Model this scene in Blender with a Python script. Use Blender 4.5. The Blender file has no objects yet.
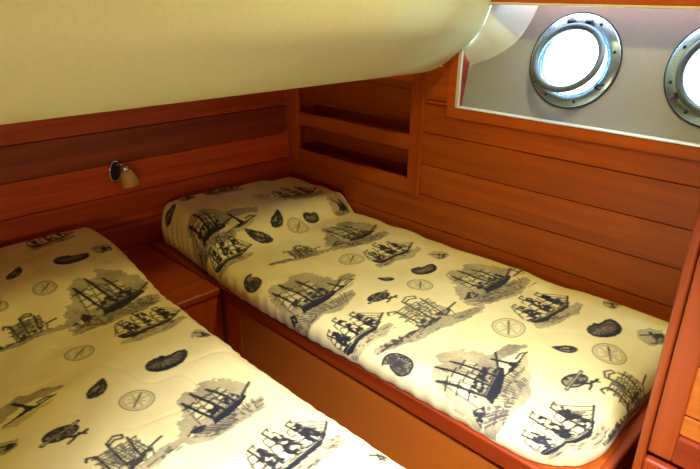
import bpy, bmesh, math, random
import numpy as np
from mathutils import Matrix, Vector
random.seed(7); rng = np.random.default_rng(11)
S = bpy.context.scene
COL = S.collection

# ---------------------------------------------------------------- camera
YAW, PITCH, ROLL, FPX = 0.7699712, 0.38731937, 0.01618229, 586.481
def cam_axes():
    cy, sy = math.cos(YAW), math.sin(YAW)
    fwd = Vector((-sy*math.cos(PITCH), cy*math.cos(PITCH), -math.sin(PITCH)))
    right = Vector((cy, sy, 0)); up = right.cross(fwd)
    c, s = math.cos(ROLL), math.sin(ROLL)
    return c*right + s*up, -s*right + c*up, fwd
cd = bpy.data.cameras.new('camera'); cam = bpy.data.objects.new('camera', cd); COL.objects.link(cam)
r_, u_, f_ = cam_axes()
mw = Matrix((r_, u_, -f_)).transposed().to_4x4(); mw.translation = Vector((2.268, -1.89, 1.68))
cam.matrix_world = mw
cd.sensor_width = 36; cd.lens = FPX/700*36; cd.clip_start = .02
S.camera = cam

# ---------------------------------------------------------------- world, lights, exposure
S.view_settings.view_transform = 'Standard'; S.view_settings.look = 'None'
S.view_settings.gamma = 1; S.view_settings.use_curve_mapping = False
S.view_settings.exposure = 0.0
W = bpy.data.worlds.new('world'); S.world = W; W.use_nodes = True
bg = W.node_tree.nodes['Background']; bg.inputs[0].default_value = (.52, .80, 1, 1); bg.inputs[1].default_value = 24.0
def area_light(name, loc, target, size, power, color, spread=180):
    l = bpy.data.lights.new(name, 'AREA'); l.shape = 'DISK'; l.size = size; l.energy = power; l.color = color
    l.spread = math.radians(spread)
    o = bpy.data.objects.new(name, l); COL.objects.link(o); o.location = loc
    o.rotation_euler = (Vector(target)-Vector(loc)).to_track_quat('-Z', 'Y').to_euler()
    return o
area_light('hatch_light', (1.70, -0.60, 2.33), (1.30, -0.70, .75), .12, 9.5, (1, .90, .33), 160)
area_light('companionway_daylight', (2.45, -1.75, 2.30), (1.86, -1.22, .72), .22, 14.5, (.88, .95, 1.25), 49)
area_light('wall_fill_light', (2.72, -2.70, 1.0), (.3, -.8, 1.25), .25, 8.5, (1, .82, .38), 150)  # unseen warm fill, added to brighten the left wall and overhang

for px_ in (1.388, 1.829):      # sky portals in the two portholes (sampling only)
    o = area_light('porthole_portal', (px_, .13, 1.482), (px_, -1, 1.26), .25, 1, (1, 1, 1)); o.data.cycles.is_portal = True

# ---------------------------------------------------------------- materials
def new_mat(name):
    m = bpy.data.materials.new(name); m.use_nodes = True
    return m, m.node_tree.nodes, m.node_tree.links, m.node_tree.nodes['Principled BSDF']
def simple(name, col, rough=.5, metal=0, bump=0, bscale=60, coat=0):
    m, N, L, b = new_mat(name)
    b.inputs['Base Color'].default_value = (*col, 1); b.inputs['Roughness'].default_value = rough
    b.inputs['Metallic'].default_value = metal; b.inputs['Coat Weight'].default_value = coat
    tc = N.new('ShaderNodeTexCoord'); n = N.new('ShaderNodeTexNoise'); n.inputs['Scale'].default_value = bscale
    L.new(tc.outputs['Object'], n.inputs['Vector'])
    mx = N.new('ShaderNodeMixRGB'); mx.blend_type = 'MULTIPLY'; mx.inputs[0].default_value = .12
    mx.inputs[1].default_value = (*col, 1); L.new(n.outputs['Fac'], mx.inputs[2]); L.new(mx.outputs[0], b.inputs['Base Color'])
    if bump:
        bp = N.new('ShaderNodeBump'); bp.inputs['Strength'].default_value = bump; bp.inputs['Distance'].default_value = .002
        L.new(n.outputs['Fac'], bp.inputs['Height']); L.new(bp.outputs[0], b.inputs['Normal'])
    return m
def wood(name, dark, light, axis=0, tone=False, rough=.42, coat=.10, fine=1.0):
    """Varnished wood: long stretched noise along the grain axis; 'tone' reads a per-board attribute."""
    m, N, L, b = new_mat(name)
    tc = N.new('ShaderNodeTexCoord'); mp = N.new('ShaderNodeMapping')
    sc = [26*fine]*3; sc[axis] = 1.3*fine; mp.inputs['Scale'].default_value = sc
    L.new(tc.outputs['Object'], mp.inputs['Vector'])
    vec = mp.outputs[0]
    if tone:
        at = N.new('ShaderNodeAttribute'); at.attribute_name = 'tone'
        sx = N.new('ShaderNodeVectorMath'); sx.operation = 'MULTIPLY_ADD'
        sx.inputs[1].default_value = (37, 53, 71); L.new(at.outputs['Color'], sx.inputs[0]); L.new(vec, sx.inputs[2]); vec = sx.outputs[0]
    n1 = N.new('ShaderNodeTexNoise'); n1.inputs['Scale'].default_value = 1.0; n1.inputs['Detail'].default_value = 6; n1.inputs['Distortion'].default_value = .6
    n2 = N.new('ShaderNodeTexNoise'); n2.inputs['Scale'].default_value = 5.0; n2.inputs['Detail'].default_value = 4
    L.new(vec, n1.inputs['Vector']); L.new(vec, n2.inputs['Vector'])
    mm = N.new('ShaderNodeMath'); mm.operation = 'MULTIPLY_ADD'; mm.inputs[1].default_value = .35
    L.new(n2.outputs['Fac'], mm.inputs[0]); L.new(n1.outputs['Fac'], mm.inputs[2])
    rp = N.new('ShaderNodeValToRGB'); rp.color_ramp.elements[0].position = .42; rp.color_ramp.elements[1].position = .95
    rp.color_ramp.elements[0].color = (*dark, 1); rp.color_ramp.elements[1].color = (*light, 1)
    L.new(mm.outputs[0], rp.inputs[0]); out = rp.outputs[0]
    if tone:
        mx = N.new('ShaderNodeMixRGB'); mx.blend_type = 'MULTIPLY'; mx.inputs[0].default_value = 1
        tr = N.new('ShaderNodeValToRGB')
        tr.color_ramp.elements[0].color = (.40, .46, .62, 1); tr.color_ramp.elements[1].color = (1.1, 1.05, 1, 1)
        L.new(at.outputs['Fac'], tr.inputs[0]); L.new(out, mx.inputs[1]); L.new(tr.outputs[0], mx.inputs[2]); out = mx.outputs[0]
    L.new(out, b.inputs['Base Color'])
    b.inputs['Roughness'].default_value = rough; b.inputs['Coat Weight'].default_value = coat; b.inputs['Coat Roughness'].default_value = .25
    bp = N.new('ShaderNodeBump'); bp.inputs['Strength'].default_value = .12; bp.inputs['Distance'].default_value = .001
    L.new(n2.outputs['Fac'], bp.inputs['Height']); L.new(bp.outputs[0], b.inputs['Normal'])
    return m
DK, LT = (.30, .043, .002), (.52, .100, .005)
M_PX = wood('plank_wood_along_x', DK, LT, 0, True)
M_PY = wood('plank_wood_along_y', (.30, .026, .001), (.66, .078, .003), 1, True, rough=.5, coat=.03)
M_WX = wood('teak_along_x', (.34, .045, .002), (.54, .105, .005), 0)
M_CAB = wood('cabinet_top_wood', (.24, .028, .0012), (.42, .066, .003), 1)
M_STILE = wood('red_stile_wood', (.21, .026, .001), (.34, .054, .003), 2)
M_RAIL = wood('dark_red_wood', (.15, .013, .001), (.30, .036, .002), 0)  # darker, redder wood than the other boards
M_DOOR = wood('golden_door_boards', (.38, .085, .004), (.58, .16, .010), 0)
M_WY = wood('teak_along_y', (.26, .032, .002), (.54, .092, .005), 1)
M_WZ = wood('teak_along_z', (.26, .032, .002), (.54, .090, .005), 2)
M_PANEL = wood('flat_veneer', (.36, .085, .004), (.42, .10, .005), 0, fine=.6, rough=.5, coat=.05)
M_DARKW = wood('shelf_interior_wood', (.30, .036, .002), (.50, .08, .004), 0)
M_VINYL = simple('cream_moulding', (.70, .67, .37), .62, bump=.15, bscale=90)
M_CAP = simple('daylit_moulding', (.74, .80, .82), .4)  # moulding end: porthole daylight put into a pale bluish base colour
M_LAM = simple('grey_cream_laminate', (.32, .31, .32), .45, bump=.05)
M_WHITE = simple('white_edge', (.66, .63, .58), .35)
M_CHROME = simple('chrome', (.80, .82, .85), .14, 1)
M_STEEL = simple('porthole_steel', (.42, .60, .82), .26, .9)  # blue base tint stands in for reflected sky
M_SASH = simple('grey_sash_metal', (.10, .13, .17), .4, .3)
M_DARKM = simple('dark_fastener', (.03, .035, .05), .4, .5)
M_BLACK = simple('black_ring', (.012, .012, .016), .6)
M_SHADE = simple('frosted_shade', (.62, .36, .14), .35)
M_FOAM = simple('mattress_foam', (.30, .14, .05), .8)
M_FLOOR = wood('cabin_sole', (.16, .04, .006), (.34, .10, .012), 0)

def glass_mat():
    m, N, L, b = new_mat('porthole_glass'); N.remove(b)
    t = N.new('ShaderNodeBsdfTransparent'); t.inputs[0].default_value = (.93, .985, 1, 1)
    g = N.new('ShaderNodeBsdfGlossy'); g.inputs['Roughness'].default_value = .03
    fr = N.new('ShaderNodeFresnel'); fr.inputs[0].default_value = 1.5
    mx = N.new('ShaderNodeMixShader'); L.new(fr.outputs[0], mx.inputs[0]); L.new(t.outputs[0], mx.inputs[1]); L.new(g.outputs[0], mx.inputs[2])
    L.new(mx.outputs[0], N['Material Output'].inputs[0]); return m
M_GLASS = glass_mat()

def fabric_mat():
    """Cream cotton, printed: 'wash' (grey-brown tone) and 'ink' (black line work) are attributes of the cloth."""
    m, N, L, b = new_mat('nautical_print_cotton')
    def attr(n):
        a = N.new('ShaderNodeAttribute'); a.attribute_name = n; return a.outputs['Fac']
    tc = N.new('ShaderNodeTexCoord')
    n = N.new('ShaderNodeTexNoise'); n.inputs['Scale'].default_value = 7; n.inputs['Detail'].default_value = 3
    L.new(tc.outputs['Object'], n.inputs['Vector'])
    rp = N.new('ShaderNodeValToRGB'); rp.color_ramp.elements[0].color = (.76, .64, .27, 1); rp.color_ramp.elements[1].color = (.83, .72, .335, 1)
    rp.color_ramp.elements[0].position = .35; rp.color_ramp.elements[1].position = .65
    L.new(n.outputs['Fac'], rp.inputs[0])
    m1 = N.new('ShaderNodeMixRGB'); m1.inputs[2].default_value = (.15, .105, .07, 1)
    L.new(attr('wash'), m1.inputs[0]); L.new(rp.outputs[0], m1.inputs[1])
    m2 = N.new('ShaderNodeMixRGB'); m2.inputs[2].default_value = (.006, .006, .012, 1)
    L.new(attr('ink'), m2.inputs[0]); L.new(m1.outputs[0], m2.inputs[1]); L.new(m2.outputs[0], b.inputs['Base Color'])
    b.inputs['Roughness'].default_value = .75; b.inputs['Sheen Weight'].default_value = .05
    wv = N.new('ShaderNodeTexNoise'); wv.inputs['Scale'].default_value = 450; L.new(tc.outputs['Object'], wv.inputs['Vector'])
    bp = N.new('ShaderNodeBump'); bp.inputs['Strength'].default_value = .12; bp.inputs['Distance'].default_value = .001
    L.new(wv.outputs['Fac'], bp.inputs['Height']); L.new(bp.outputs[0], b.inputs['Normal'])
    return m
M_CLOTH = fabric_mat()

# ---------------------------------------------------------------- mesh helpers
def obj(name, bm, mat, parent=None, smooth=False, bevel=0, seg=2):
    """Links a bmesh (world coordinates) as one object; the parent's location is taken off."""
    me = bpy.data.meshes.new(name); bmesh.ops.recalc_face_normals(bm, faces=bm.faces); bm.to_mesh(me); bm.free()
    me.materials.append(mat)
    o = bpy.data.objects.new(name, me); COL.objects.link(o)
    if parent is not None:
        root = parent
        off = Vector((0, 0, 0))
        while root is not None: off += root.location; root = root.parent
        me.transform(Matrix.Translation(-off)); o.parent = parent
    if smooth: me.polygons.foreach_set('use_smooth', [True]*len(me.polygons))
    if bevel:
        b = o.modifiers.new('bevel', 'BEVEL'); b.width = bevel; b.segments = seg; b.limit_method = 'ANGLE'; b.angle_limit = math.radians(40)
        b.harden_normals = False
    return o
def thing(name, label, cat, loc, group=None):
    o = bpy.data.objects.new(name, None); COL.objects.link(o); o.location = loc; o.empty_display_size = .05
    o['label'] = label; o['category'] = cat
    if group: o['group'] = group
    return o
def struct(o, label=None, cat=None):
    o['kind'] = 'structure'
    if label: o['label'] = label
    if cat: o['category'] = cat
    return o
def box(bm, x0, x1, y0, y1, z0, z1):
    v = [bm.verts.new(p) for p in ((x0,y0,z0),(x1,y0,z0),(x1,y1,z0),(x0,y1,z0),(x0,y0,z1),(x1,y0,z1),(x1,y1,z1),(x0,y1,z1))]
    for f in ((0,3,2,1),(4,5,6,7),(0,1,5,4),(1,2,6,5),(2,3,7,6),(3,0,4,7)): bm.faces.new([v[i] for i in f])
    return bm
def B(*a): return box(bmesh.new(), *a)
def tube(bm, pts, rad, n=10, cap=True):
    """Tube through points; rad is a number or one per point."""
    pts = [Vector(p) for p in pts]
    rad = [rad]*len(pts) if isinstance(rad, (int, float)) else rad
    rings = []; prev = None
    for i, p in enumerate(pts):
        d = (pts[min(i+1, len(pts)-1)]-pts[max(i-1, 0)]).normalized()
        if prev is None: a = d.orthogonal().normalized()
        else: a = (prev-d*prev.dot(d)).normalized()
        prev = a; bb = d.cross(a)
        rings.append([bm.verts.new(p+(a*math.cos(t)+bb*math.sin(t))*rad[i]) for t in (2*math.pi*k/n for k in range(n))])
    for A, Bq in zip(rings, rings[1:]):
        for k in range(n): bm.faces.new((A[k], A[(k+1)%n], Bq[(k+1)%n], Bq[k]))
    if cap: bm.faces.new(rings[0][::-1]); bm.faces.new(rings[-1])
    return bm
def lathe(bm, prof, origin, axis, n=48, closed=False, sx=1.0, ref=None):
    """Revolve (radius, height) pairs around an axis; closed joins last to first (a ring)."""
    axis = Vector(axis).normalized(); a = Vector(ref) if ref else axis.orthogonal().normalized(); b = axis.cross(a); o = Vector(origin)
    rings = [[bm.verts.new(o+axis*h+(a*math.cos(t)*sx+b*math.sin(t))*max(r, 1e-5)) for t in (2*math.pi*k/n for k in range(n))] for r, h in prof]
    prs = list(zip(rings, rings[1:])) + ([(rings[-1], rings[0])] if closed else [])
    for A, Bq in prs:
        for k in range(n): bm.faces.new((A[k], A[(k+1)%n], Bq[(k+1)%n], Bq[k]))
    if not closed:
        if prof[0][0] > 1e-4: bm.faces.new(rings[0][::-1])
        if prof[-1][0] > 1e-4: bm.faces.new(rings[-1])
    return bm
def loft(bm, rows):
    R = [[bm.verts.new(p) for p in row] for row in rows]
    for A, Bq in zip(R, R[1:]):
        for k in range(len(A)-1): bm.faces.new((A[k], A[k+1], Bq[k+1], Bq[k]))
    return bm
def catmull(P, n=8):
    P = [np.array(p, float) for p in P]; Q = [2*P[0]-P[1]]+P+[2*P[-1]-P[-2]]; out = []
    for i in range(1, len(Q)-2):
        for k in range(n):
            t = k/n; a, b, c, d = Q[i-1:i+3]
            out.append(.5*(2*b+(c-a)*t+(2*a-5*b+4*c-d)*t*t+(3*b-a-3*c+d)*t**3))
    out.append(P[-1]); return out

# ---------------------------------------------------------------- planked walls
SEAMS = [-.013, .119, .251, .383, .515, .647, .779, .910, 1.041, 1.173, 1.305, 1.437, 1.569, 1.701]
def planks(boards, plane):
    """boards: (u0,u1,z0,z1,tone). plane 'y' faces -y at y=0 (u=x); plane 'x' faces +x at x=0 (u=y)."""
    bm = bmesh.new(); lay = bm.verts.layers.float.new('tone'); g, d = .003, .007
    def P(u, z, dep): return (u, dep, z) if plane == 'y' else (-dep, u, z)
    for u0, u1, z0, z1, tn in boards:
        ring0 = [P(u0, z0, d), P(u1, z0, d), P(u1, z1, d), P(u0, z1, d)]
        ring1 = [P(u0, z0+g, 0), P(u1, z0+g, 0), P(u1, z1-g, 0), P(u0, z1-g, 0)]
        ring2 = [P(u0, z0, .02), P(u1, z0, .02), P(u1, z1, .02), P(u0, z1, .02)]
        V = [[bm.verts.new(p) for p in r] for r in (ring2, ring0, ring1)]
        for r in V:
            for v in r: v[lay] = tn
        for A, Bq in zip(V, V[1:]):
            for k in range(4): bm.faces.new((A[k], A[(k+1)%4], Bq[(k+1)%4], Bq[k]))
        bm.faces.new(V[2]); bm.faces.new(V[0][::-1])
    return bm
tones = {.910: .72, 1.041: .80, 1.173: .78}
bd = []
for z0, z1 in zip(SEAMS, SEAMS[1:]):
    tn = {.515: .7, .647: .62, .779: .66, .910: .80, 1.041: .70, 1.173: .78}.get(z0, .75)
    if z1 < .912: bd.append((0.0, 2.9, z0, z1, tn))
    elif z0 < 1.2:
        bd.append((.838, 2.9, z0, min(z1, 1.288), tn))
        if z1 < .95: bd[-1] = (.838, 2.9, z0, z1, tn)
    if z0 >= 1.3: bd.append((.838, .984, z0, min(z1, 1.70), tn))
bd.append((.838, .984, 1.288, 1.305, .78))
wall_hull = struct(obj('wall_right', planks(bd, 'y'), M_PX), 'hull side wall of orange varnished planks along the right bed', 'wall')
bd = []
for z0, z1 in zip(SEAMS, SEAMS[1:]):
    if z0 > 1.38: break
    tn = {.515: .55, .647: .50, .779: .62, .910: .92, 1.041: .12, 1.173: .60}.get(z0, .6)
    bd.append((-3.1, 0.0, z0, min(z1, 1.43), tn))
struct(obj('wall_left', planks(bd, 'x'), M_PY), 'bulkhead of dark red planks behind the heads of both beds', 'wall')
struct(obj('wall_front', B(2.9, 2.93, -3.1, .3, -.013, 2.45), M_PANEL))
struct(obj('wall_back', B(0, 2.9, -3.13, -3.1, -.013, 2.45), M_PANEL))
struct(obj('floor', B(-.02, 2.95, -3.13, .02, -.06, -.013), M_FLOOR))

# ---------------------------------------------------------------- moulded ceiling
prof = catmull([(.0, 1.402), (.40, 1.400), (.70, 1.398), (.80, 1.402), (.84, 1.410), (.898, 1.434), (.979, 1.491), (1.062, 1.575), (1.099, 1.672), (1.118, 1.78), (1.135, 1.95), (1.15, 2.15), (1.19, 2.30), (1.30, 2.385)], 7)
prof.append(np.array((2.0, 2.40))); prof.append(np.array((2.95, 2.40)))
bm = loft(bmesh.new(), [[(p[0], y, p[1]) for p in prof] for y in (-3.12, -1.5, 0.0)])
ceil = struct(obj('ceiling', bm, M_VINYL, smooth=True), 'cream moulded overhang above the heads of both beds', 'ceiling')
# flared end of the moulding inside the window recess
def crv(P, n): return [np.array(p) for p in catmull(P, n)]
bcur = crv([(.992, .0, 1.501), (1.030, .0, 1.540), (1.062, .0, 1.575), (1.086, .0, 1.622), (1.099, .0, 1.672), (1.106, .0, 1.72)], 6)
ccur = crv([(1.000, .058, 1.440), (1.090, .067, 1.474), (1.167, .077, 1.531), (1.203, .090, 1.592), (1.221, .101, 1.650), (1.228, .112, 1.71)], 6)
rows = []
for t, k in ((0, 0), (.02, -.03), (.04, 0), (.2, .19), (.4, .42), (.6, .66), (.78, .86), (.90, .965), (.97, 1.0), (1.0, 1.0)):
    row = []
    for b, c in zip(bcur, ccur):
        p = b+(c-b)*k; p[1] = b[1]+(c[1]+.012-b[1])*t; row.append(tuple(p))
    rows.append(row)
struct(obj('trim_1', loft(bmesh.new(), rows), M_CAP, smooth=True), 'flared end of the ceiling moulding beside the porthole, tinted pale for daylight', 'trim')

# ---------------------------------------------------------------- window recess
PB, PZ, PS = .03, 1.294, .2
def panel_y(z): return PB+PS*(z-PZ)
PORTX = (1.388, 1.829); PORTZ = 1.489; NRM = Vector((0, -1, PS)).normalized(); UPV = Vector((0, PS, 1)).normalized()
RH = .118
def panel_pt(x, z): return Vector((x, panel_y(z), z))
bm = bmesh.new()
z0, z1 = 1.285, 1.76
cells = [(1.17, 1.61, PORTX[0]), (1.61, 2.05, PORTX[1])]
def q4(a, b):
    bm.faces.new([bm.verts.new(panel_pt(*p)) for p in ((a, z0), (b, z0), (b, z1), (a, z1))])
q4(.984, 1.17); q4(2.05, 2.95)
for xa, xb, cx in cells:
    N_ = 64; outer = []; inner = []; back = []
    angs = sorted([2*math.pi*k/N_ for k in range(N_)]+[math.atan2((zz-PORTZ), (xx-cx))%(2*math.pi) for xx in (xa, xb) for zz in (z0, z1)])
    for t in angs:
        c, s = math.cos(t), math.sin(t)
        k = min((xb-cx)/c if c > 1e-9 else 9, (xa-cx)/c if c < -1e-9 else 9, (z1-PORTZ)/s if s > 1e-9 else 9, (z0-PORTZ)/s if s < -1e-9 else 9)
        outer.append(bm.verts.new(panel_pt(cx+c*k, PORTZ+s*k)))
        ip = Vector((cx, panel_y(PORTZ), PORTZ))+Vector((1, 0, 0))*RH*c+UPV*RH*s
        inner.append(bm.verts.new(ip)); back.append(bm.verts.new(ip-NRM*.035))
    n = len(angs)
    for k in range(n):
        bm.faces.new((outer[k], outer[(k+1)%n], inner[(k+1)%n], inner[k]))
        bm.faces.new((inner[k], inner[(k+1)%n], back[(k+1)%n], back[k]))
bmesh.ops.remove_doubles(bm, verts=bm.verts, dist=1e-5)
struct(obj('wall_window_side', bm, M_LAM), 'pale recessed panel that holds the two portholes', 'wall')
# wooden frame round the recess (bottom rail, left jamb), white lips, head batten
bm = bmesh.new(); box(bm, .945, 2.9, -.006, .006, 1.252, 1.290); box(bm, .945, .984, -.006, .006, 1.290, 1.52)
struct(obj('trim_6', B(.984, .990, -.002, .085, 1.29, 1.505), M_RAIL), 'inner face of the left jamb of the window recess, coloured dark for its shade', 'trim')  # darker wood puts the jamb's shade into its colour
struct(obj('trim_2', bm, M_WX, bevel=.0015), 'wooden board framing the window recess below and on its left', 'trim')
bm = bmesh.new(); box(bm, .986, 2.9, -.008, panel_y(1.294)+.003, 1.2905, 1.2940); box(bm, .984, .998, -.008, .004, 1.2950, 1.505)
struct(obj('trim_3', bm, M_WHITE, bevel=.0015), 'white lip along the bottom and left of the window recess', 'trim')
struct(obj('trim_4', B(1.085, 2.9, -.020, .02, 1.658, 1.666), M_WHITE, bevel=.002), 'thin white batten above the portholes', 'trim')
struct(obj('trim_5', B(1.085, 2.9, -.010, .02, 1.666, 2.41), M_WX, bevel=.002), 'red brown wooden board above the white batten', 'trim')

def porthole(n, cx, swing, label):
    c = Vector((cx, panel_y(PORTZ), PORTZ)); X = Vector((1, 0, 0))
    fr = obj('window_%d' % n, lathe(bmesh.new(), [(.151, .0005), (.151, .006), (.148, .009), (.128, .010), (.124, .012), (.112, .009), (.106, .002), (.103, -.006), (.102, -.035), (.117, -.035), (.117, .0005)], c, NRM, 72, True, ref=X), M_STEEL, smooth=True)
    fr.data.polygons.foreach_set('use_smooth', [True]*len(fr.data.polygons))
    struct(fr, label, 'porthole')
    obj('rim_ring', lathe(bmesh.new(), [(.1545, .0003), (.1545, .005), (.1505, .005), (.1505, .0003)], c, NRM, 72, True, ref=X), M_BLACK, fr)  # thin black ring round the outside of the flange
    for k in range(8):
        t = 2*math.pi*(k+.35)/8; p = c+(X*math.cos(t)+UPV*math.sin(t))*.134+NRM*.0095
        obj('bolt', lathe(bmesh.new(), [(.0052, -.001), (.0052, .0012), (.0035, .0024), (1e-5, .0026)], p, NRM, 12), M_DARKM, fr)
    # sash: hinged at the top, swung into the cabin by an angle
    hp = c+UPV*.120+NRM*.018
    R = Matrix.Rotation(-swing, 3, X)
    up = R @ UPV; nr = R @ NRM
    sc = hp-up*.122
    sash = obj('sash', lathe(bmesh.new(), [(.116, -.004), (.1185, .003), (.117, .009), (.108, .012), (.099, .009), (.096, .003), (.098, -.004), (.108, -.006)], sc, nr, 72, True, ref=X), M_SASH, fr, smooth=True)
    obj('glass_pane', lathe(bmesh.new(), [(.098, .002), (.098, .005)], sc, nr, 64, ref=X), M_GLASS, sash)
    for dx in (-.030, .030):
        obj('hinge', tube(bmesh.new(), [hp+X*(dx-.011)+NRM*.002, hp+X*(dx+.011)+NRM*.002], .0085, 14), M_DARKM, fr, smooth=False, bevel=.001)
    for s in (-1, 1):   # swing-down dogs that clamp the sash
        d = (X*s*math.cos(.62)-UPV*math.sin(.62))
        p = c+d*.124+NRM*.012
        t = X*s*math.sin(.62)+UPV*math.cos(.62)
        dog = bmesh.new(); tube(dog, [p-t*.008, p+t*.008], .007, 10); tube(dog, [p, p+d*.018+NRM*.008], [.0045, .0035], 8)
        obj('latch', dog, M_DARKM, fr)
    return fr
porthole(1, PORTX[0], math.radians(16), 'round steel porthole with its sash swung open, whole in view')
porthole(2, PORTX[1], 0, 'closed round steel porthole cut by the right edge of the photo')

# ---------------------------------------------------------------- open shelf recessed in the hull side
sh = thing('wall_shelf', 'open two-tier wooden shelf recessed in the hull wall above the head of the right bed', 'shelf', (.42, -.01, .903))
DEP = .17
for a, b in ((.002, .076), (.777, .838)): obj('post', B(a, b, -.014, .012, .903, 1.46), M_WZ, sh, bevel=.003)
obj('bottom_rail', B(.076, .777, -.010, .010, .903, .967), M_WX, sh, bevel=.004)
obj('fiddle_rail', B(.076, .777, -.010, .010, 1.089, 1.151), M_WX, sh, bevel=.004)
obj('top_rail', B(.076, .777, -.010, .010, 1.366, 1.46), M_WX, sh, bevel=.003)
for z in (.915, 1.100): obj('shelf_board', B(.01, .83, .010, DEP, z, z+.014), M_DARKW, sh)
bm = planks([(.01, .83, z, z2, .95) for z, z2 in ((.915, 1.041), (1.041, 1.173), (1.173, 1.305), (1.305, 1.46))], 'y'); bmesh.ops.translate(bm, verts=bm.verts, vec=(0, DEP, 0))
obj('back_panel', bm, M_PX, sh)
for a, b in ((.004, .016), (.824, .836)): obj('side_panel', B(a, b, .012, DEP+.022, .905, 1.46), M_DARKW, sh)
obj('top_panel', B(.004, .836, .010, DEP+.022, 1.46, 1.475), M_DARKW, sh)

# ---------------------------------------------------------------- berths
RY, RZ = -.825, .668
def berth(label, front, yback, s):
    """front: y of the rail face, s: direction the face looks along y."""
    t = thing('berth', label, 'bed base', (1.0, (front+yback)/2, -.013))
    def yb(a, b): return (min(front+s*a, front+s*b), max(front+s*a, front+s*b))
    y = yb(0, -.024)
    obj('front_rail', B(.012, 1.975, *y, RZ-.054, RZ), M_RAIL, t, bevel=.006, seg=3)
    y = yb(-.006, -.024)
    for a, b in ((.575, .672), (1.90, 1.96)): obj('stile', B(a, b, *y, -.013, RZ-.054), M_WZ, t, bevel=.002)
    y = yb(-.012, -.024)
    obj('front_panel', B(.012, 1.96, *y, -.013, RZ-.054), M_PANEL, t)
    y = (min(front-s*.024, yback), max(front-s*.024, yback))
    obj('foot_rail', B(1.951, 1.975, *y, RZ-.054, RZ), M_WY, t, bevel=.006, seg=3)
    obj('foot_panel', B(1.940, 1.958, *y, -.013, RZ-.054), M_PANEL, t)
    obj('platform', B(.012, 1.951, *y, RZ-.03, RZ-.004), M_WX, t)
    return t
berth('built-in wooden berth base under the right bed with a rail and a plain front panel', RY, -.002, -1)
berth('wooden berth base hidden under the left bed in the foreground', -1.110, -1.99, 1)

# ---------------------------------------------------------------- printed covers
H = .003                                             # print and cloth resolution
def vnoise(shape, cell, seed):
    g = np.random.default_rng(seed); n0, n1 = int(shape[0]/cell)+3, int(shape[1]/cell)+3
    G = g.random((n0, n1)); y = np.arange(shape[0])/cell; x = np.arange(shape[1])/cell
    i = y.astype(int); j = x.astype(int); fy = y-i; fx = x-j; fy = fy*fy*(3-2*fy); fx = fx*fx*(3-2*fx)
    A = G[i][:, j]*(1-fx)+G[i][:, j+1]*fx; Bq = G[i+1][:, j]*(1-fx)+G[i+1][:, j+1]*fx
    return A*(1-fy)[:, None]+Bq*fy[:, None]
def sstep(a, b, x):
    t = np.clip((x-a)/(b-a), 0, 1); return t*t*(3-2*t)
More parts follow.
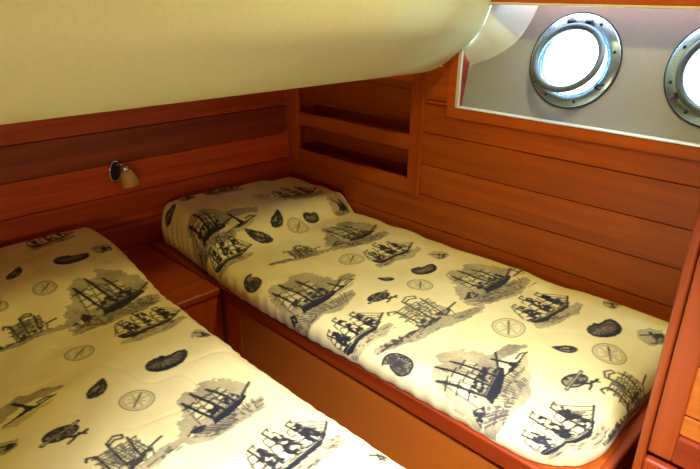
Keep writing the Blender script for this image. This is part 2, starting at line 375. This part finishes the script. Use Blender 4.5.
#COVER
LM = .15                                             # arclength of the rolled edge
def cover_grid(side, h=H):
    """Points of the cover on an (a along the bed, b across) cloth grid; b = 0 is the low-y edge."""
    x0, x1 = .010, 1.944
    if side == 'right':
        ylo = lambda x: -.834+.060*(1-sstep(.0, .75, x))+.012*sstep(1.4,1.9,x)+.006*np.sin(5*x); yhi = lambda x: -.006+0*x
    else:
        ylo = lambda x: -1.96+0*x; yhi = lambda x: -1.040-.042*sstep(.2, 1.2, x)
    r = .060; W0 = .79 if side == 'right' else .87
    na = int((x1-x0-2*r+2*LM)/h)+1; nb = int((W0-2*r+2*LM)/h)+1
    a = np.linspace(-LM, (x1-x0-2*r)+LM, na)[:, None]+np.zeros((1, nb))
    b = np.linspace(-LM, (W0-2*r)+LM, nb)[None, :]+np.zeros((na, 1))
    la, lb = x1-x0-2*r, W0-2*r
    oa = np.where(a < 0, a, np.where(a > la, a-la, 0)); ob = np.where(b < 0, b, np.where(b > lb, b-lb, 0))
    ca = np.clip(a, 0, la); cb = np.clip(b, 0, lb)
    t = np.maximum(np.abs(oa), np.abs(ob))/LM; nrm = np.hypot(oa, ob)+1e-9
    # rounder plan corner at the free foot corner
    phi = t*math.radians(118)
    rr = r*np.sin(phi)
    X = x0+r+ca+rr*oa/nrm
    yl, yh = ylo(np.clip(X, x0, x1)), yhi(np.clip(X, x0, x1))
    Y = yl+r+cb/lb*(yh-yl-2*r)+rr*ob/nrm
    frac = (Y-yl)/(yh-yl)
    shp = a.shape
    if side == 'right':
        far = sstep(.15, .9, frac)
        pil = (.110-.036*frac)*(1-sstep(.30+.10*far, .60-.10*far, X))
        top = .750+pil+.008*np.sin(np.pi*np.clip(frac, 0, 1))
        kc = sstep(1.62, 1.93, X)*sstep(.45, 0., frac)
        top = top-.020*kc
    else:
        pil = .078*(1-sstep(.22, .62, X+.04*np.sin(6*Y)))
        top = .752+pil+.006*np.sin(np.pi*np.clip(frac, 0, 1))
    # wrinkles: soft swells plus a few diagonal creases
    sd = 3 if side == 'right' else 5
    w = (vnoise(shp, 60, sd)-.5)*.013+(vnoise(shp, 24, sd+1)-.5)*.008
    q = vnoise(shp, 40, sd+2)
    w += -.002*np.exp(-((q-.5)/.035)**2)*vnoise(shp, 80, sd+9)
    dia = np.sin((X*.9+Y*1.3)*26+6*vnoise(shp, 90, sd+3))
    w += .0022*dia*sstep(.45, .8, vnoise(shp, 110, sd+4))
    zb = .669
    puck = (.0035 if side == 'left' else .0018)*np.sin(X*2*np.pi/.058+16*vnoise(shp, 60, sd+6))*sstep(.25, .7, t)
    D = (1-np.cos(phi))/(1-math.cos(math.radians(118)))
    Z = top+w*(1-.6*D)-(top-zb)*D
    Y = Y+puck*ob/nrm; X = X+puck*oa/nrm
    if side == 'right':      # the free corner at the foot is cut round
        Rc = .17; dx = (X-(x1-Rc))/Rc; dy = ((yl+Rc)-Y)/Rc; m = (dx > 0) & (dy > 0)
        cx_, cy_ = np.clip(dx, 0, 1), np.clip(dy, 0, 1)
        X = np.where(m, x1-Rc+dx*np.sqrt(1-cy_**2/2)*Rc, X); Y = np.where(m, yl+Rc-dy*np.sqrt(1-cx_**2/2)*Rc, Y)
    hem = .006*(vnoise(shp, 34, sd+7)-.5)*D
    Z = np.maximum(Z+hem, zb)
    return a+LM, b+LM, X, Y, Z
#ENDCOVER

class Print:
    """Raster of the printed pattern in cloth coordinates (a down the bed, b across); ink and wash layers."""
    def __init__(s, na, nb, h, seed):
        s.h = h; s.ink = np.zeros((na, nb), np.float32); s.wash = np.zeros((na, nb), np.float32)
        s.n1 = vnoise((na, nb), 3.0, seed); s.n2 = vnoise((na, nb), 9, seed+1); s.n3 = vnoise((na, nb), 1.6, seed+2); s.R = random.Random(seed)
    def at(s, a, b, size, rot, flip=1):
        s.c = (a, b, size, math.cos(rot), math.sin(rot), flip)
    def tf(s, P):
        a, b, z, c, n, fl = s.c
        return np.array([(a-z*(n*p*fl+c*q), b+z*(c*p*fl-n*q)) for p, q in P])/s.h   # p to the right (+b), q up (-a)
    def win(s, P, pad):
        i0, j0 = np.floor(P.min(0)-pad).astype(int); i1, j1 = np.ceil(P.max(0)+pad).astype(int)+1
        i0, j0 = max(i0, 0), max(j0, 0); i1, j1 = min(i1, s.ink.shape[0]), min(j1, s.ink.shape[1])
        if i1 <= i0 or j1 <= j0: return None
        return slice(i0, i1), slice(j0, j1), np.arange(i0, i1)[:, None].astype(np.float32), np.arange(j0, j1)[None, :].astype(np.float32)
    def line(s, P, w=.0022, v=.9, layer='ink', rough=.0):
        P = s.tf(P); w = w*1.6/s.h
        for A, Bq in zip(P, P[1:]):
            ww = s.win(np.array([A, Bq]), w+1.5)
            if ww is None: continue
            si, sj, I, J = ww; d = Bq-A; L2 = d@d+1e-9
            t = np.clip(((I-A[0])*d[0]+(J-A[1])*d[1])/L2, 0, 1)
            dist = np.hypot(I-A[0]-t*d[0], J-A[1]-t*d[1])
            m = np.clip(w/2+.6-dist, 0, 1)*v
            if rough: m = m*np.clip((s.n1[si, sj]-rough)*5+.5, 0, 1)
            Lr = getattr(s, layer)
            Lr[si, sj] = np.maximum(Lr[si, sj], m) if v > 0 else Lr[si, sj]*(1+m)
    def fill(s, P, v=.8, layer='ink', tex=0, soft=0, lo=.0):
        """tex 0..1 breaks the fill up with fine noise; soft feathers the edge with coarse noise."""
        P = s.tf(P); ww = s.win(P, 2)
        if ww is None: return
        si, sj, I, J = ww
        if soft: I = I+(s.n2[si, sj]-.5)*soft/s.h; J = J+(s.n1[si, sj]-.5)*soft/s.h
        ins = np.zeros((I+J).shape, bool); n = len(P)
        for k in range(n):
            y0, x0 = P[k]; y1, x1 = P[(k+1)%n]
            if y0 == y1: continue
            c = ((I < y0) != (I < y1)) & (J < (x1-x0)*(I-y0)/(y1-y0)+x0); ins ^= c
        m = ins*abs(v)
        if tex: m = m*np.clip((s.n1[si, sj]*.75+s.n3[si, sj]*.25-tex)*9+.5, lo, 1)
        Lr = getattr(s, layer)
        Lr[si, sj] = np.maximum(Lr[si, sj], m) if v > 0 else Lr[si, sj]*(1-m)
    def hatch(s, P0, P1, n, slant, w=.0016, v=.7, rough=.35):
        for k in range(n):
            t = (k+.5)/n+s.R.uniform(-.3, .3)/n
            p = (P0[0][0]+(P0[1][0]-P0[0][0])*t, P0[0][1]+(P0[1][1]-P0[0][1])*t)
            q = (P1[0][0]+(P1[1][0]-P1[0][0])*t+slant, P1[0][1]+(P1[1][1]-P1[0][1])*t)
            s.line([p, q], w, v, rough=rough)
    # ---- motifs (unit half width 1)
    def compass(s):
        E = lambda r, n=40: [(r*math.cos(2*math.pi*k/n), r*math.sin(2*math.pi*k/n)) for k in range(n+1)]
        s.fill(E(1), .10, 'wash'); s.line(E(1), .0018, .45); s.line(E(.80), .0012, .28)
        for k in range(8):
            t = math.pi*k/4; r = .76 if k % 2 == 0 else .5
            c, n = math.cos(t), math.sin(t)
            s.line([(0, 0), (r*c, r*n)], .0012, .25)
            if k % 2 == 0: s.line([(r*c, r*n), (.18*math.cos(t+.6), .18*math.sin(t+.6)), (0, 0)], .0010, .22)
        s.line([(-.45, -.5), (.5, .52)], .0026, .6); s.fill([(.5, .52), (.18, .32), (.32, .14)], .6)
    def kidney(s):      # nautilus lying on its side
        P = [(-1, -.05), (-.95, .28), (-.75, .5), (-.45, .58), (-.25, .5), (-.1, .34), (.05, .42), (.3, .40), (.65, .45), (.98, .38), (1.02, .15), (.88, -.18), (.6, -.44), (.2, -.58), (-.25, -.6), (-.65, -.48), (-.9, -.28)]
        s.fill([(p*1.1, q*1.16) for p, q in P], -.9, 'wash'); s.fill(P, .75, 'wash'); s.fill(P, .62, tex=.30, lo=.6)
        s.fill([(-.98, -.02), (-.72, -.12), (-.4, -.3), (0, -.36), (.5, -.26), (.9, .1), (.85, -.2), (.5, -.48), (0, -.6), (-.5, -.55), (-.9, -.3)], .92)
        for k in range(8):
            t = -3.0+k*.37; s.line([(-.2+.2*math.cos(t), .24+.16*math.sin(t)), (-.05+.80*math.cos(t), .10+.46*math.sin(t))], .0022, -.85)
        s.line(P+P[:1], .0038, .95)
        s.fill([(-.34, .5), (-.1, .30), (.06, .42), (-.02, .62), (-.2, .66)], .97)
        s.fill([(.15, .30), (.6, .35), (.86, .28), (.7, .12), (.4, .1)], -.6)
    def nautilus(s):
        P = []
        for k in range(44):
            t = k/43*2*math.pi*1.0; r = .50*math.exp(.105*t); P.append((r*math.cos(t+2.2), r*math.sin(t+2.2)))
        P += [(P[-1][0]*.72, P[-1][1]*.72+.05), (-.1, .22)]
        s.fill([(p*1.1, q*1.1) for p, q in P], -.9, 'wash'); s.fill(P, .7, 'wash'); s.fill(P, .6, tex=.5, lo=.25); s.line(P[:44], .0034, .9)
        for k in range(15):
            t = 2.7+k*.36; r = .50*math.exp(.105*(t-2.2))
            s.line([(.22*math.cos(t-.35), .22*math.sin(t-.35)), (r*.62*math.cos(t-.2), r*.62*math.sin(t-.2)), (r*math.cos(t), r*math.sin(t))], .0020, .85)
        sp = [(.3*math.exp(-.22*k*.4)*math.cos(2.2-k*.4), .3*math.exp(-.22*k*.4)*math.sin(2.2-k*.4)) for k in range(18)]
        s.line(sp, .0022, .9); s.fill([(-.2, .2), (.1, .26), (.2, .02), (0, -.1)], .7)
        s.fill([(.55, -.1), (.8, .1), (.62, .55), (.45, .3)], .8, tex=.25)
    def conch(s):
        P = [(-.95, -.4), (-.8, .05), (-.4, .4), (.1, .6), (.55, .85), (.85, .95), (.8, .5), (.72, .1), (.45, -.3), (.05, -.62), (-.4, -.7), (-.8, -.62)]
        s.fill([(p*1.12, q*1.14) for p, q in P], -.8, 'wash'); s.fill(P, .55, 'wash'); s.fill(P, .85, tex=.36, lo=.45); s.line(P+P[:1], .0034, .95)
        for k in range(6):
            x = -.65+k*.24; s.line([(x, -.55+.08*k), (x+.12, -.2+.1*k), (x+.05, .1+.1*k)], .0018, .9)
        s.fill([(-.5, .1), (0, .38), (.35, .42), (.05, .12), (-.3, -.1)], -.75); s.fill([(-.2, -.45), (.2, -.4), (.45, -.05), (.1, -.22)], -.7)
    def capstan(s):     # oval wicker creel with a rod and a small anchor
        P = [(math.cos(2*math.pi*k/26)*.9, .55*math.sin(2*math.pi*k/26)) for k in range(26)]
        s.fill(P, .6, 'wash'); s.fill(P, .8, tex=.46, lo=.2); s.line(P+P[:1], .0032, .95)
        for k in range(7): s.line([(-.8+k*.26, -.3), (-.75+k*.25, .1), (-.7+k*.22, .42)], .0016, .75, rough=.3)
        for k in range(4): s.line([(-.8, -.25+k*.18), (0, -.3+k*.22), (.8, -.2+k*.16)], .0016, .7, rough=.3)
        s.line([(-1.1, -.38), (1.05, .45)], .0060, .95); s.line([(-1.05, -.35), (1.0, .43)], .0026, -.9)
        s.line([(.1, -.4), (.45, -.72), (.95, -.78), (1.2, -.7)], .0048, .9); s.line([(.6, -.75), (.35, -.98), (.05, -1.1)], .0036, .85); s.line([(.75, -.6), (1.05, -.98)], .0030, .85)
    def sea(s, x0, x1, y, dep, v=.45):
        s.fill([(x0, y-.02), (x1, y+.02), (x1*.92, y-dep*.45), (x1*.35, y-dep), (x0*.6, y-dep*.85), (x0*1.02, y-dep*.5)], v, 'wash', soft=.012)
        for k in range(16):
            a = s.R.uniform(x0, x1*.75); q = y-s.R.uniform(.02, dep*.8); l = s.R.uniform(.12, .35); s.line([(a, q), (a+l, q+.03*s.R.random())], .0016, .62, rough=.35)
    def full(s, sails=3):   # ship under full sail
        R = s.R; s.sea(-1.0, .98, -.28, .38, .52)
        hull = [(-.95, -.04), (-.9, -.24), (-.65, -.36), (.45, -.30), (.85, -.08), (.55, -.12), (-.4, -.17), (-.8, -.02)]
        s.fill(hull, .97); s.line([(.7, -.10), (1.12, .16)], .0036, .9); s.line([(-.9, -.10), (-.4, -.2), (.6, -.15)], .0020, -.8)
        for m in range(sails):
            x = -.60+m*1.06/(sails-1); hgt = (.62, .82, .70)[m % 3]
            s.line([(x+.03, -.15), (x-.05, hgt)], .0030, .95)
            for k in range(3):
                y0 = -.10+k*(hgt*.31); wv = (.33-.05*k); y1 = y0+hgt*.27
                sa = [(x-wv, y0), (x-wv*.80, y1), (x+wv*.66, y1+.06), (x+wv*.95, y0+.06), (x+wv*.15, y0-.05)]
                s.fill(sa, -.95, 'wash'); s.fill([(x-wv*.2, y0-.03), (x-wv*.3, y1), (x+wv*.66, y1+.06), (x+wv*.95, y0+.06)], .95, tex=R.uniform(.30, .48))
                s.line(sa+sa[:1], .0018, .85, rough=.25)
            s.line([(x-.05, hgt), (x+.13, hgt+.05), (x+.08, hgt-.04)], .0022, .8)
        for k in range(4): s.line([(1.1-.1*k, .15-.05*k), (.48-.02*k, .75-.17*k)], .0015, .7)
        s.fill([(.95, .08), (.62, .12), (.56, .52)], .5, tex=.45); s.line([(-.7, .6), (-.98, .0)], .0014, .65)
    def brig(s):        # bare-masted ship against a grey sail of cloud
        s.fill([(-1.0, -.10), (-.72, .42), (-.62, .40), (-.42, .95), (-.1, 1.05), (.1, .92), (.3, 1.18), (.62, 1.05), (.9, .62), (1.0, .3), (.8, .1), (.2, -.12), (-.5, -.2)], .58, 'wash', soft=.02)
        s.fill([(-.45, .1), (-.35, .6), (.0, .72), (.1, .15)], -.75, 'wash', soft=.008); s.fill([(.2, .2), (.25, .7), (.5, .6), (.5, .2)], -.6, 'wash', soft=.008)
        s.sea(-1.0, .95, -.16, .46, .58)
        s.fill([(-.32, -.22), (-.24, -.02), (.1, .03), (.66, .14), (.72, .03), (.45, -.1), (.05, -.22)], .97)
        s.line([(.62, .10), (1.06, .36)], .0036, .85); s.line([(-.26, -.06), (.6, .08)], .0016, -.8)
        for x, h in ((-.22, .82), (.10, .98), (.42, .86)):
            s.line([(x, -.05), (x-.14, h)], .0046, .93); s.fill([(x-.06, .34), (x-.02, .36), (x-.10, h*.96), (x-.13, h*.94)], .9)
            for k in range(3): s.line([(x-.22-.02*k, .18+.22*k), (x+.12-.03*k, .24+.22*k)], .0024, .85, rough=.15)
            s.line([(x-.14, h), (x+.2, .02)], .0015, .7, rough=.2); s.line([(x-.14, h), (x-.28, .0)], .0015, .6, rough=.2)
        s.fill([(-.34, .0), (.6, .12), (.55, .34), (-.32, .24)], .9, tex=.52)
        s.fill([(-.92, -.14), (-.72, -.02), (-.6, .06), (-.5, -.04), (-.42, -.12), (-.6, -.2)], .8, tex=.35); s.hatch([(-.9, -.2), (.8, -.1)], [(-.6, -.52), (.5, -.45)], 22, .12)
    def galleon(s):     # flagged, rigged wreck
        s.sea(-2.1, 1.7, -.30, .42, .62); s.fill([(-2.2, -.35), (-1.2, -.22), (-.5, -.30), (-1.2, -.5), (-2.1, -.52)], .6, tex=.42)
        s.fill([(-.55, -.38), (-.62, -.1), (-.3, -.02), (.3, .0), (.8, .10), (.62, -.14), (.3, -.30)], .75, tex=.45, lo=.2)
        for x, h, l in ((-.45, .72, -.12), (-.08, 1.0, -.06), (.34, .86, .05)):
            s.line([(x, -.1), (x+l, h)], .0032, .85)
            for k in range(3):
                y = .2+k*.24; s.line([(x-.24, y-.03), (x+.26, y+.07)], .0022, .75); s.line([(x-.2, y), (x-.13, y-.14), (x+.05, y-.08), (x+.2, y-.12), (x+.24, y+.06)], .0014, .6)
            for k in range(4): s.line([(x+l, h*(1-.12*k)), (x+.34-.16*k, -.05)], .0015, .7, rough=.15)
        s.line([(-.14, 1.0), (.12, 1.16), (.34, 1.06), (.30, .92), (.1, 1.0), (-.13, .90)], .0026, .85); s.line([(-.57, .72), (-.78, .8), (-.84, .66)], .0030, .85)
        s.fill([(-.5, -.05), (.4, .0), (.36, .6), (-.3, .66)], .55, tex=.60); s.line([(.7, .06), (1.1, .2)], .0034, .85)
        for k in range(6): s.line([(-.6+.24*k, -.32), (-.5+.24*k, -.02)], .0018, .7)
    def islet(s):       # little sailing boat under a bank of grey cloud
        s.fill([(-2.2, -.1), (-2.0, .6), (-1.2, 1.1), (.0, 1.25), (1.4, 1.1), (2.0, .7), (1.6, .35), (.6, .5), (-.4, .42), (-1.0, .05)], .64, 'wash', soft=.02)
        s.fill([(-.9, -.35), (-.8, .1), (.2, .3), (.9, .2), (1.1, -.05), (.2, -.3)], -.9, 'wash', soft=.006)
        s.fill([(-.55, .95), (-.35, .98), (.08, .18), (.35, -.1), (-.1, -.2), (-.15, .2)], .95); s.fill([(-.9, -.4), (-.3, -.12), (.5, -.02), (1.0, .1), (.4, -.22), (-.4, -.42)], .85, tex=.25)
        s.line([(-1.2, -.48), (1.35, .12)], .0026, .85); s.line([(.5, .15), (.95, .25), (1.2, .12)], .0030, .85); s.fill([(-1.5, -.6), (1.2, -.05), (.8, -.4), (-.8, -.85)], .4, 'wash', soft=.014)
    def smallship(s):   # faint grey ship vignette
        s.fill([(-1, -.3), (-.8, .6), (-.2, .9), (.6, .7), (1, .2), (.6, -.5), (-.3, -.7)], .5, 'wash', soft=.016)
        s.fill([(-.3, -.25), (-.1, .25), (.2, .5), (.45, .1), (.7, -.05), (.3, -.35)], .85, tex=.35); s.line([(-.5, .55), (.55, -.15)], .0028, .8); s.hatch([(-.8, -.2), (.7, -.1)], [(-.6, -.55), (.5, -.5)], 12, .1)

#MOTIFS
MOT_RIGHT = [
    ('kidney', 0.192, 0.092, 0.036, -0.30, 1), ('full', 0.152, 0.401, 0.105, -0.06, 1), ('smallship', 0.156, 0.216, 0.048, 0.04, 1),
    ('compass', 0.340, 0.489, 0.038, -0.16, 1), ('full', 0.384, 0.665, 0.128, 0.02, 1), ('islet', 0.488, 0.281, 0.060, -0.00, 1),
    ('brig', 0.484, 0.120, 0.130, -0.12, 1), ('conch', 0.533, 0.437, 0.040, 0.05, 1), ('conch', 0.581, 0.313, 0.051, -0.16, -1),
    ('full', 0.613, 0.144, 0.101, -0.08, 1), ('kidney', 0.557, 0.605, 0.037, -0.05, 1), ('compass', 0.589, 0.505, 0.044, -0.05, 1),
    ('galleon', 0.781, 0.381, 0.072, -0.23, 1), ('smallship', 0.541, 0.794, 0.060, -0.00, 1), ('brig', 0.805, 0.629, 0.154, -0.08, 1),
    ('full', 1.013, 0.621, 0.117, -0.07, 1), ('compass', 0.957, 0.465, 0.045, -0.23, 1), ('kidney', 1.197, 0.593, 0.049, -0.23, 1),
    ('smallship', 1.157, 0.734, 0.043, -0.19, 1), ('conch', 1.149, 0.445, 0.023, -0.30, -1), ('compass', 1.261, 0.489, 0.042, -0.15, 1),
    ('nautilus', 0.837, 0.108, 0.052, 0.04, -1), ('brig', 1.081, 0.156, 0.165, -0.10, 1), ('islet', 1.073, 0.301, 0.046, -0.13, 1),
    ('full', 1.309, 0.136, 0.113, -0.07, 1), ('capstan', 1.221, 0.329, 0.041, -0.23, 1), ('galleon', 1.417, 0.345, 0.115, -0.19, 1),
    ('nautilus', 1.501, 0.092, 0.058, -0.14, 1), ('brig', 1.433, 0.649, 0.155, -0.19, 1), ('full', 1.650, 0.645, 0.124, -0.13, 1),
    ('compass', 1.622, 0.457, 0.047, -0.27, 1), ('islet', 1.445, 0.806, 0.034, -0.18, 1), ('smallship', 1.786, 0.818, 0.036, -0.30, 1),
    ('kidney', 1.838, 0.641, 0.060, -0.19, 1), ('compass', 1.898, 0.525, 0.044, -0.28, 1), ('conch', 1.802, 0.461, 0.028, -0.30, -1),
    ('smallship', 1.958, 0.705, 0.056, -0.18, 1), ('brig', 1.738, 0.168, 0.150, 0.12, 1), ('islet', 1.726, 0.301, 0.055, -0.15, 1),
    ('capstan', 1.882, 0.349, 0.042, -0.30, 1), ('galleon', 2.026, 0.417, 0.090, -0.07, 1), ('full', 1.962, 0.160, 0.120, -0.12, 1)]
MOT_LEFT = [
    ('full', 0.188, 0.773, 0.080, 0.10, 1), ('conch', 0.384, 0.601, 0.029, 0.14, 1), ('kidney', 0.392, 0.769, 0.051, -0.16, 1),
    ('compass', 0.508, 0.645, 0.032, -0.06, 1), ('smallship', 0.376, 0.878, 0.038, 0.16, 1), ('brig', 0.673, 0.785, 0.157, 0.13, 1),
    ('full', 0.853, 0.822, 0.109, 0.06, 1), ('galleon', 0.665, 0.549, 0.067, -0.05, 1), ('compass', 0.865, 0.613, 0.036, -0.06, 1),
    ('islet', 1.013, 0.437, 0.048, -0.04, 1), ('capstan', 1.157, 0.461, 0.040, -0.05, 1), ('conch', 1.061, 0.585, 0.032, 0.06, 1),
    ('kidney', 1.069, 0.769, 0.055, -0.15, 1), ('compass', 1.165, 0.637, 0.040, -0.00, 1), ('smallship', 1.009, 0.914, 0.036, 0.06, 1),
    ('brig', 1.345, 0.757, 0.116, 0.08, 1), ('galleon', 1.341, 0.529, 0.078, -0.00, 1), ('full', 1.565, 0.798, 0.112, 0.06, 1),
    ('smallship', 1.710, 0.918, 0.032, -0.06, 1), ('smallship', 1.117, 0.365, 0.024, -0.00, 1), ('compass', 0.524, 0.513, 0.024, -0.00, 1)]
#ENDMOTIFS

def cover_mesh(name, side, mots, parent, seed):
    A, Bc, X, Y, Z = cover_grid(side)
    na, nb = X.shape
    pr = Print(na, nb, (A[-1, 0]-A[0, 0])/(na-1), seed)
    for k, a, b, z, rot, fl in mots:
        pr.at(a, b, z, rot, fl); getattr(pr, k)()
    pr.ink = 1-(1-np.clip(pr.ink, 0, 1))**2.3
    pr.wash = pr.wash*(.78+.50*vnoise((na, nb), 16, seed+5))*(.85+.3*vnoise((na, nb), 2.2, seed+6))
    off = parent.location
    co = np.stack([X-off.x, Y-off.y, Z-off.z], -1).reshape(-1, 3).astype(np.float32)
    i = np.arange(na-1)[:, None]; j = np.arange(nb-1)[None, :]
    v = (i*nb+j)
    F = np.stack([v, v+nb, v+nb+1, v+1], -1).reshape(-1, 4)
    me = bpy.data.meshes.new(name); me.vertices.add(len(co)); me.vertices.foreach_set('co', co.ravel())
    me.loops.add(F.size); me.loops.foreach_set('vertex_index', F.ravel().astype(np.int32))
    me.polygons.add(len(F)); me.polygons.foreach_set('loop_start', np.arange(0, F.size, 4, dtype=np.int32))
    me.polygons.foreach_set('use_smooth', np.ones(len(F), bool))
    me.update(); me.validate()
    for n, L in (('ink', pr.ink), ('wash', pr.wash)):
        at = me.attributes.new(n, 'FLOAT', 'POINT'); at.data.foreach_set('value', np.clip(L, 0, 1).ravel().astype(np.float32))
    me.materials.append(M_CLOTH)
    o = bpy.data.objects.new(name, me); COL.objects.link(o); o.parent = parent
    return o
def mattress(side, label, mots, seed, yc, core):
    t = thing('mattress', label, 'mattress', (.98, yc, RZ))
    obj('foam_core', B(*core), M_FOAM, t, bevel=.02, seg=3)
    cover_mesh('printed_cover', side, mots, t, seed)
    return t
mattress('right', 'right-hand mattress in a cream ship-and-shell print cover, head under the recessed shelf', MOT_RIGHT, 21, -.41, (.05, 1.90, -.735, -.05, RZ, .715))
mattress('left', 'left foreground mattress in a cream ship-and-shell print cover, below the wall lamp', MOT_LEFT, 33, -1.53, (.05, 1.90, -1.90, -1.165, RZ, .715))

# ---------------------------------------------------------------- cabinet between the beds
cb = thing('bedside_cabinet', 'low wooden cabinet between the heads of the two beds', 'cabinet', (.29, -.955, -.013))
obj('top', B(.003, .574, -1.083, -.827, .634, .6665), M_CAB, cb, bevel=.010, seg=3)
obj('front_panel', B(.550, .566, -1.083, -.827, -.013, .634), M_WZ, cb)
obj('side_panel', B(.003, .550, -.840, -.827, -.013, .634), M_WX, cb)

# ---------------------------------------------------------------- reading lamp
lp = thing('wall_lamp', 'small chrome reading lamp with a frosted bell shade on the left wall', 'lamp', (0, -.918, 1.01))
X = Vector((1, 0, 0)); LB = Vector((0, -.918, 1.010)); RT = Matrix.Rotation(math.radians(-8), 3, 'X')
bm = lathe(bmesh.new(), [(.046, .0005), (.047, .007), (.0435, .012), (.038, .011), (.036, .006), (.036, .0005)], LB, X, 44, True, sx=.58, ref=(0, 1, 0))
bmesh.ops.rotate(bm, verts=bm.verts, cent=LB, matrix=RT); obj('base_rim', bm, M_CHROME, lp, smooth=True)
bm = lathe(bmesh.new(), [(.037, .0005), (.036, .005), (1e-5, .006)], LB, X, 40, sx=.58, ref=(0, 1, 0))
bmesh.ops.rotate(bm, verts=bm.verts, cent=LB, matrix=RT); obj('base_plate', bm, M_DARKM, lp)
top = LB+Vector((.052, .018, .028)); axis = Vector((.10, .20, -1)).normalized()
obj('arm', tube(bmesh.new(), [LB+Vector((.004, .002, .012)), LB+Vector((.022, .004, .030)), LB+Vector((.040, .010, .036)), top-axis*.002], .0055, 12), M_CHROME, lp, smooth=True)
obj('lamp_cup', lathe(bmesh.new(), [(1e-5, -.006), (.012, -.004), (.0175, .004), (.0185, .018), (.016, .020)], top, axis, 28), M_CHROME, lp, smooth=True)
obj('lamp_shade', lathe(bmesh.new(), [(.0155, .015), (.022, .026), (.029, .044), (.0335, .064), (.0355, .082), (.0335, .082), (.031, .064), (.027, .046), (.019, .030), (1e-5, .024)], top, axis, 36), M_SHADE, lp, smooth=True)
obj('thumb_screw', lathe(bmesh.new(), [(.005, 0), (.0055, .006), (1e-5, .010)], LB+Vector((.008, .006, -.040)), X, 12), M_CHROME, lp)

# ---------------------------------------------------------------- locker at the foot of the right bed
lk = thing('locker', 'tall varnished wooden locker with a planked door at the foot of the right bed', 'locker', (2.4, -.43, -.013))
LX, LY = 2.047, -.86
obj('carcass', B(LX+.004, 2.88, LY+.022, -.012, -.013, 2.3), M_STILE, lk)
obj('corner_post', B(LX, LX+.016, LY-.002, LY+.024, -.013, 2.3), M_STILE, lk, bevel=.005, seg=3)
obj('lower_rail', B(LX+.016, 2.88, LY-.004, LY+.022, .80, .872), M_RAIL, lk, bevel=.007, seg=3)
obj('lower_front', B(LX+.016, 2.88, LY+.004, LY+.022, -.013, .80), M_PANEL, lk)
door = obj('door', B(LX+.018, LX+.060, LY, LY+.020, .886, 2.2), M_STILE, lk, bevel=.004)
obj('door_rail', B(LX+.060, 2.56, LY, LY+.020, .886, .944), M_RAIL, door, bevel=.004)
obj('door_rail', B(LX+.060, 2.56, LY, LY+.020, 2.14, 2.2), M_RAIL, door, bevel=.004)
obj('door_stile', B(2.56, 2.62, LY, LY+.020, .886, 2.2), M_STILE, door, bevel=.004)
bm = bmesh.new(); z = .944
for z2 in [.988]+[.988+.103*k for k in range(1, 12)]:
    box(bm, LX+.058, 2.562, LY+.009, LY+.020, z+.0015, min(z2, 2.14)-.0015); z = z2
obj('door_panel', bm, M_DOOR, door, bevel=.003, seg=2)
